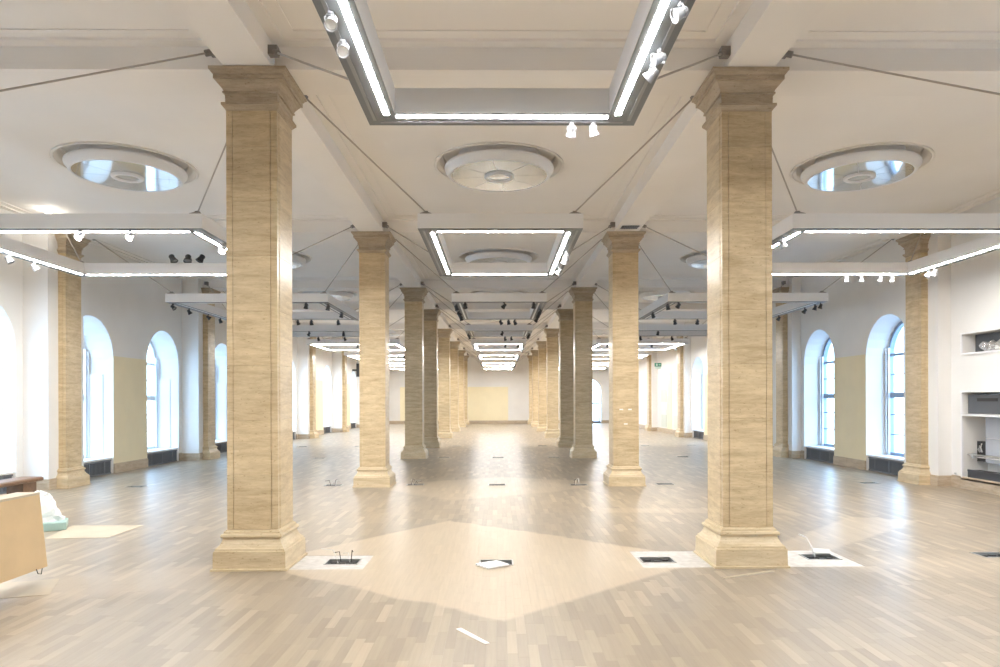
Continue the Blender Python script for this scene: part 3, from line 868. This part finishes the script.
# ------------------------------------------------------------------ floor boxes
rimm = MB(); e = .015
rimm.box(-BW, BW, -BD, -BD+e, -.02, .004).box(-BW, BW, BD-e, BD, -.02, .004).box(-BW, -BW+e, -BD+e, BD-e, -.02, .004).box(BW-e, BW, -BD+e, BD-e, -.02, .004)
rim_m = rimm.mesh('frame', M['steel'])
pit_m = MB().box(-BW+e, BW-e, -BD+e, BD-e, -.0195, -.017).mesh('pit', M['pit'])
sock = MB().box(-.028, .028, -.022, .022, -.017, -.004).mesh('socket', M['cable_black'])
lid_m = MB().box(-BW, BW, 0, 2*BD, 0, .008).mesh('lid', M['steel'])
lid_w = MB().box(-.125, .125, -.105, .105, 0, .014).mesh('lid', M['paper'])
for k, (x, y, kind, lab) in enumerate(BOXES):
    t = thing('floor_box', 'open floor socket box %s' % lab, 'floor box', (x, y, 0), (0, 0, 0), 'floor socket boxes')
    link('frame', rim_m, t); link('pit', pit_m, t)
    if y > 30: continue
    for sx in (-.09, .0, .09): link('socket', sock, t, (sx, random.uniform(-.03, .03), 0))
    rnd = random.Random(k)
    if kind == 'cables':
        for q in range(4):
            a0 = rnd.uniform(-.1, .1); an = rnd.uniform(.3, 2.8); ln = rnd.uniform(.10, .22)
            MB().tube([(a0, 0, -.01), (a0+.3*ln*math.cos(an), .04, .07+.05*rnd.random()), (a0+ln*math.cos(an), ln*math.sin(an)*.6, .12*rnd.random()+.01)], .004, 6).build('cable', M['cable_white'] if q % 3 == 0 else M['cable_black'], t)
    if kind == 'lid':
        link('lid', lid_w, t, (-.04, -.13, .006), (0, 0, .62))
    if kind == 'flap':
        link('lid', lid_m, t, (.04, .06, .02), (.30, 0, -.35)).scale = (.5, .4, 1)
        MB().tube([(-.03, .05, -.01), (-.05, .10, .10), (-.07, .16, .17), (-.14, .18, .20)], .007, 6).build('cable', M['cable_white'], t)

# ------------------------------------------------------------------ things lying about on the left
t = thing('panel_box', 'tall cardboard-coloured panel box on a dolly at the left edge', 'box', (-4.14, 5.57, .14))
mb = MB(); L_ = .65
mb.rings([[(-.10, -L_, 0), (.10, -L_, 0), (.10, L_, 0), (-.10, L_, 0)], [(-.17, -L_, .66), (.03, -L_, .66), (.03, L_, .66), (-.17, L_, .66)]])
mb.build('body', M['cardboard'], t)
MB().rings([[(-.172, -L_-.002, .645), (.034, -L_-.002, .645), (.034, L_+.002, .645), (-.172, L_+.002, .645)], [(-.172, -L_-.002, .664), (.032, -L_-.002, .664), (.032, L_+.002, .664), (-.172, L_+.002, .664)]]).build('lid', M['plywood'], t)
MB().box(-.16, .06, -.6, .1, -.06, -.002).build('dolly', M['brown_wood'], t)
for yy in (-.5, 0):
    for xx in (-.12, .03): MB().tube([(xx-.015, yy, -.10), (xx+.015, yy, -.10)], .038, 14).build('caster', M['cable_black'], t)
MB().tube([(.10, .50, .01), (.115, .50, -.03), (.11, .55, -.045), (.105, .57, .0)], .004, 6).build('wire_loop', M['cable_black'], t)
t = thing('bench', 'dark brown wooden bench end with rounded top rail behind the panel box', 'bench', (-6.66, 9.3, 0))
MB().rings([[(-.25, y, .47), (-.27, y, .50), (-.25, y, .535), (.03, y, .535), (.06, y, .52), (.06, y, .485), (.03, y, .47)] for y in (-1.2, .78)]).build('seat', M['brown_wood'], t)
MB().box(-.22, .01, .42, .70, 0, .47).build('leg', M['brown_wood'], t)
MB().box(-.22, .01, -1.0, -.72, 0, .47).build('leg', M['brown_wood'], t)
MB().box(-.13, -.09, -.72, .42, .18, .30).build('stretcher', M['brown_wood'], t)
# bundle of plastic film on a teal slab
t = thing('foam_slab', 'teal foam slab lying on the floor under white plastic film', 'foam slab', (-5.70, 8.82, 0), (0, 0, .5))
MB().square([(.185, 0), (.19, .01), (.19, .09), (.185, .10)]).build('slab', M['teal'], t)
mb = MB(); rnd = random.Random(3); n = 26
rings = []
for j in range(13):
    f = j/12; z = .10+.38*f
    r = (.165*(1-f)**.4+.03) if f < 1 else .02
    rings.append([(r*(1+.22*math.sin(3*a+f*7)+.16*rnd.uniform(-1, 1))*math.cos(a)-.06*f, r*(1+.2*math.cos(4*a-f*5)+.16*rnd.uniform(-1, 1))*math.sin(a), z+rnd.uniform(-.012, .012) if j else .101) for a in (2*math.pi*k/n for k in range(n))])
mb.rings(rings)
tag(mb.build('plastic_bundle', M['plastic_film'], None, False), 'crumpled bundle of white plastic film on the teal slab', 'plastic film').location = (-5.80, 8.86, 0)
def sheet(name, pts, mat, label, z=.004):
    mb = MB(); mb.rings([[(x, y, .0006) for x, y in pts], [(x, y, z) for x, y in pts]])
    return tag(mb.build(name, mat), label, 'sheet')
sheet('plywood_sheet', [(-5.35, 8.18), (-4.62, 8.22), (-4.63, 9.05), (-5.55, 9.05)], M['plywood'], 'pale sheet of hardboard lying on the floor beside the plastic bundle')
sheet('cardboard_sheet', [(-4.62, 5.50), (-3.75, 5.80), (-4.0, 6.32), (-4.9, 6.0)], M['plywood'], 'pale cardboard sheet on the floor under the dolly')
sheet('paper_strip', [(-.30, 4.86), (-.265, 4.88), (-.06, 4.57), (-.09, 4.56)], M['paper'], 'narrow white paper strip lying in the foreground')
sheet('wood_batten', [(2.02, 6.20), (2.04, 6.18), (2.60, 6.44), (2.585, 6.46)], M['plywood'], 'thin wooden batten on the floor before the first right column', .012)
for k, (px, pz) in enumerate(((-.09, 1.445), (.075, 1.445), (-.005, 1.17))):
    tag(MB().box(XR+px-.035, XR+px+.035, YP[2]-.2495, YP[2]-.2472, pz-.012, pz+.012).build('paper_tag', M['paper']), '%s small white tag on the front of the second right column' % ['upper left', 'upper right', 'lower'][k], 'tag', 'tags on a column')

# ------------------------------------------------------------------ fittings in the wall niches on the right
X = WR; ya, yb = NICHE_Y; ym = (ya+yb)/2; a = (yb-ya)/2
def edging(label, z0, z1):
    t = thing('niche_frame', label, 'frame', (X, ym, z0))
    H = z1-z0
    for q in ((-a-.03, a+.03, -.03, .0), (-a-.03, a+.03, H, H+.03), (-a-.03, -a, 0, H), (a, a+.03, 0, H)):
        MB().box(-.03, .0, *q).build('edge_strip', M['white_metal'], t)
edging('white metal edging round the high wall opening at the right edge', *NICHE_Z[1])
edging('white metal edging round the tall wall opening at the right edge', *NICHE_Z[0])
t = thing('air_duct', 'foil covered air duct with cables in the high wall opening', 'duct', (X+.28, ym, NICHE_Z[1][0]))
MB().box(-.07, -.04, -a+.02, a-.02, .0, .335).build('backing', M['unit_grey'], t)
pts = []
mb = MB(); mb.tube([(-.13, .62+.04*k, .09+.035*math.sin(k*1.3)) for k in range(-18, 13)], [.075+.005*math.sin(2.1*k) for k in range(31)], 12); mb.build('foil_sleeve', M['foil'], t)
MB().box(-.19, -.072, .32, .46, .0, .30).build('collar', M['steel'], t)
for k in range(4): MB().tube([(-.19, .9-.1*j, .03+.02*k+.05*math.sin(j*.7+k)) for j in range(12)], .011, 6).build('cable', M['cable_white'], t)
z0 = NICHE_Z[0][0]
t = thing('fan_unit', 'dark grey slotted ventilation unit on the niche shelf', 'ventilation unit', (X+.06, ym, 1.36))
MB().box(0, .36, -a+.06, a-.04, 0, .34).build('housing', M['unit_grey'], t)
for k in range(4):
    y_ = a-.28-k*.66
    MB().box(-.006, .0, y_-.50, y_, .22, .275).build('slot', M['cable_black'], t)
t = tag(MB().box(X-.04, X+.44, ya+.004, yb-.004, 1.315, 1.355).build('shelf', M['white_metal']), 'white shelf across the tall wall opening at right', 'shelf')
t = thing('cladding', 'light grey sheet cladding at the back of the tall wall opening', 'cladding', (X+.22, ym, z0))
for k in range(4):
    for z_, h_ in ((.30, .42), (.73, .38)):
        MB().box(0, .03, a-.26-.66*(k+1)+.01, a-.26-.66*k, z_, z_+h_).build('sheet', M['panel_grey'], t)
t = thing('pipe_rail', 'horizontal steel pipe across the tall wall opening', 'pipe', (X+.08, ym, .62))
MB().tube([(0, -a+.01, 0), (0, a-.01, 0)], .016, 10).build('pipe', M['steel'], t)
MB().tube([(.05, -a+.01, -.04), (.05, a-.01, -.04)], .010, 8).build('pipe', M['white_metal'], t)
MB().box(-.02, .05, a-.16, a-.12, -.06, .03).build('clip', M['steel'], t)
t = thing('switch_box', 'black electric box with valves in the corner of the tall wall opening', 'electric box', (X+.23, yb-.12, .50))
MB().box(0, .10, -.14, .09, .0, .36).build('case', M['cable_black'], t)
MB().tube([(-.01, 0, .17), (-.04, 0, .22), (-.01, 0, .28)], .02, 8).build('valve', M['steel'], t)
MB().tube([(-.01, -.05, .17), (-.05, -.07, .25), (-.01, -.04, .32)], .012, 8).build('hose', M['cable_white'], t)
t = thing('convector', 'black convector heater on the floor of the tall wall opening', 'heater', (X+.05, ym, z0))
MB().box(0, .22, -a+.04, a-.04, 0, .15).build('casing', M['dark_metal'], t)
MB().box(-.008, .03, -a+.04, a-.04, .135, .16).build('top_rail', M['dark_metal'], t)
tag(MB().box(WR-.032, WR-.03+.02, 12.60, 12.63, .24, .27).build('cable_outlet', M['steel']), 'tiny metal cable outlet on the wall above the right baseboard', 'outlet')

# ------------------------------------------------------------------ far details
ci = 33.78
t = thing('wall_panel_grid', 'grid of pale square panels on the far right wall', 'wall panel', (WR-.004, ci, 0))
k = 0
for yy, w in ((34.9, 1.1), (32.45, 1.0)):
    for z in (.28, .92, 1.56, 2.20):
        for s in range(1):
            MB().box(-.02, 0, yy-ci-w/2, yy-ci+w/2, z, z+.62).build('panel', M['panel_green'] if k % 2 == 0 else M['panel_white'], t); k += 1
MB().box(-.012, 0, -.45, .45, .22, 3.0).build('cream_strip', M['cream'], t)
t = thing('exit_sign', 'small green hanging exit sign in the right aisle', 'sign', (7.6, 32.6, 3.13))
MB().box(-.16, .16, -.02, .02, .10, .27).build('upper_panel', M['sign_green'], t)
MB().box(-.13, .13, -.02, .02, .0, .085).build('lower_panel', M['sign_pale'], t)
MB().box(-.10, -.02, -.024, -.02, .13, .24).build('door_symbol', M['sign_pale'], t)
mb = MB(); mb.poly([(.02, -.023, .17), (.08, -.023, .17), (.08, -.023, .145), (.13, -.023, .185), (.08, -.023, .225), (.08, -.023, .20), (.02, -.023, .20)]); mb.build('arrow_symbol', M['sign_pale'], t)
MB().tube([(0, 0, .27), (0, 0, HC-3.13)], .008, 6).build('hanger', M['white_metal'], t)
for sx, s in ((-1, 'left'), (1, 'right')):
    xw = WL if sx < 0 else WR
    t = thing('loudspeaker', 'narrow dark grey column loudspeaker high on the far %s wall' % s, 'loudspeaker', (xw-sx*.36, 41.4, 3.1))
    MB().box(-.10, .10, -.10, .10, 0, .80).build('case', M['unit_grey'], t)
    MB().box(-.09, .09, -.108, -.10, .03, .77).build('grille', M['dark_metal'], t)
    MB().box(*sorted((sx*.10, sx*.355)), -.03, .03, .35, .45).build('wall_bracket', M['dark_metal'], t)
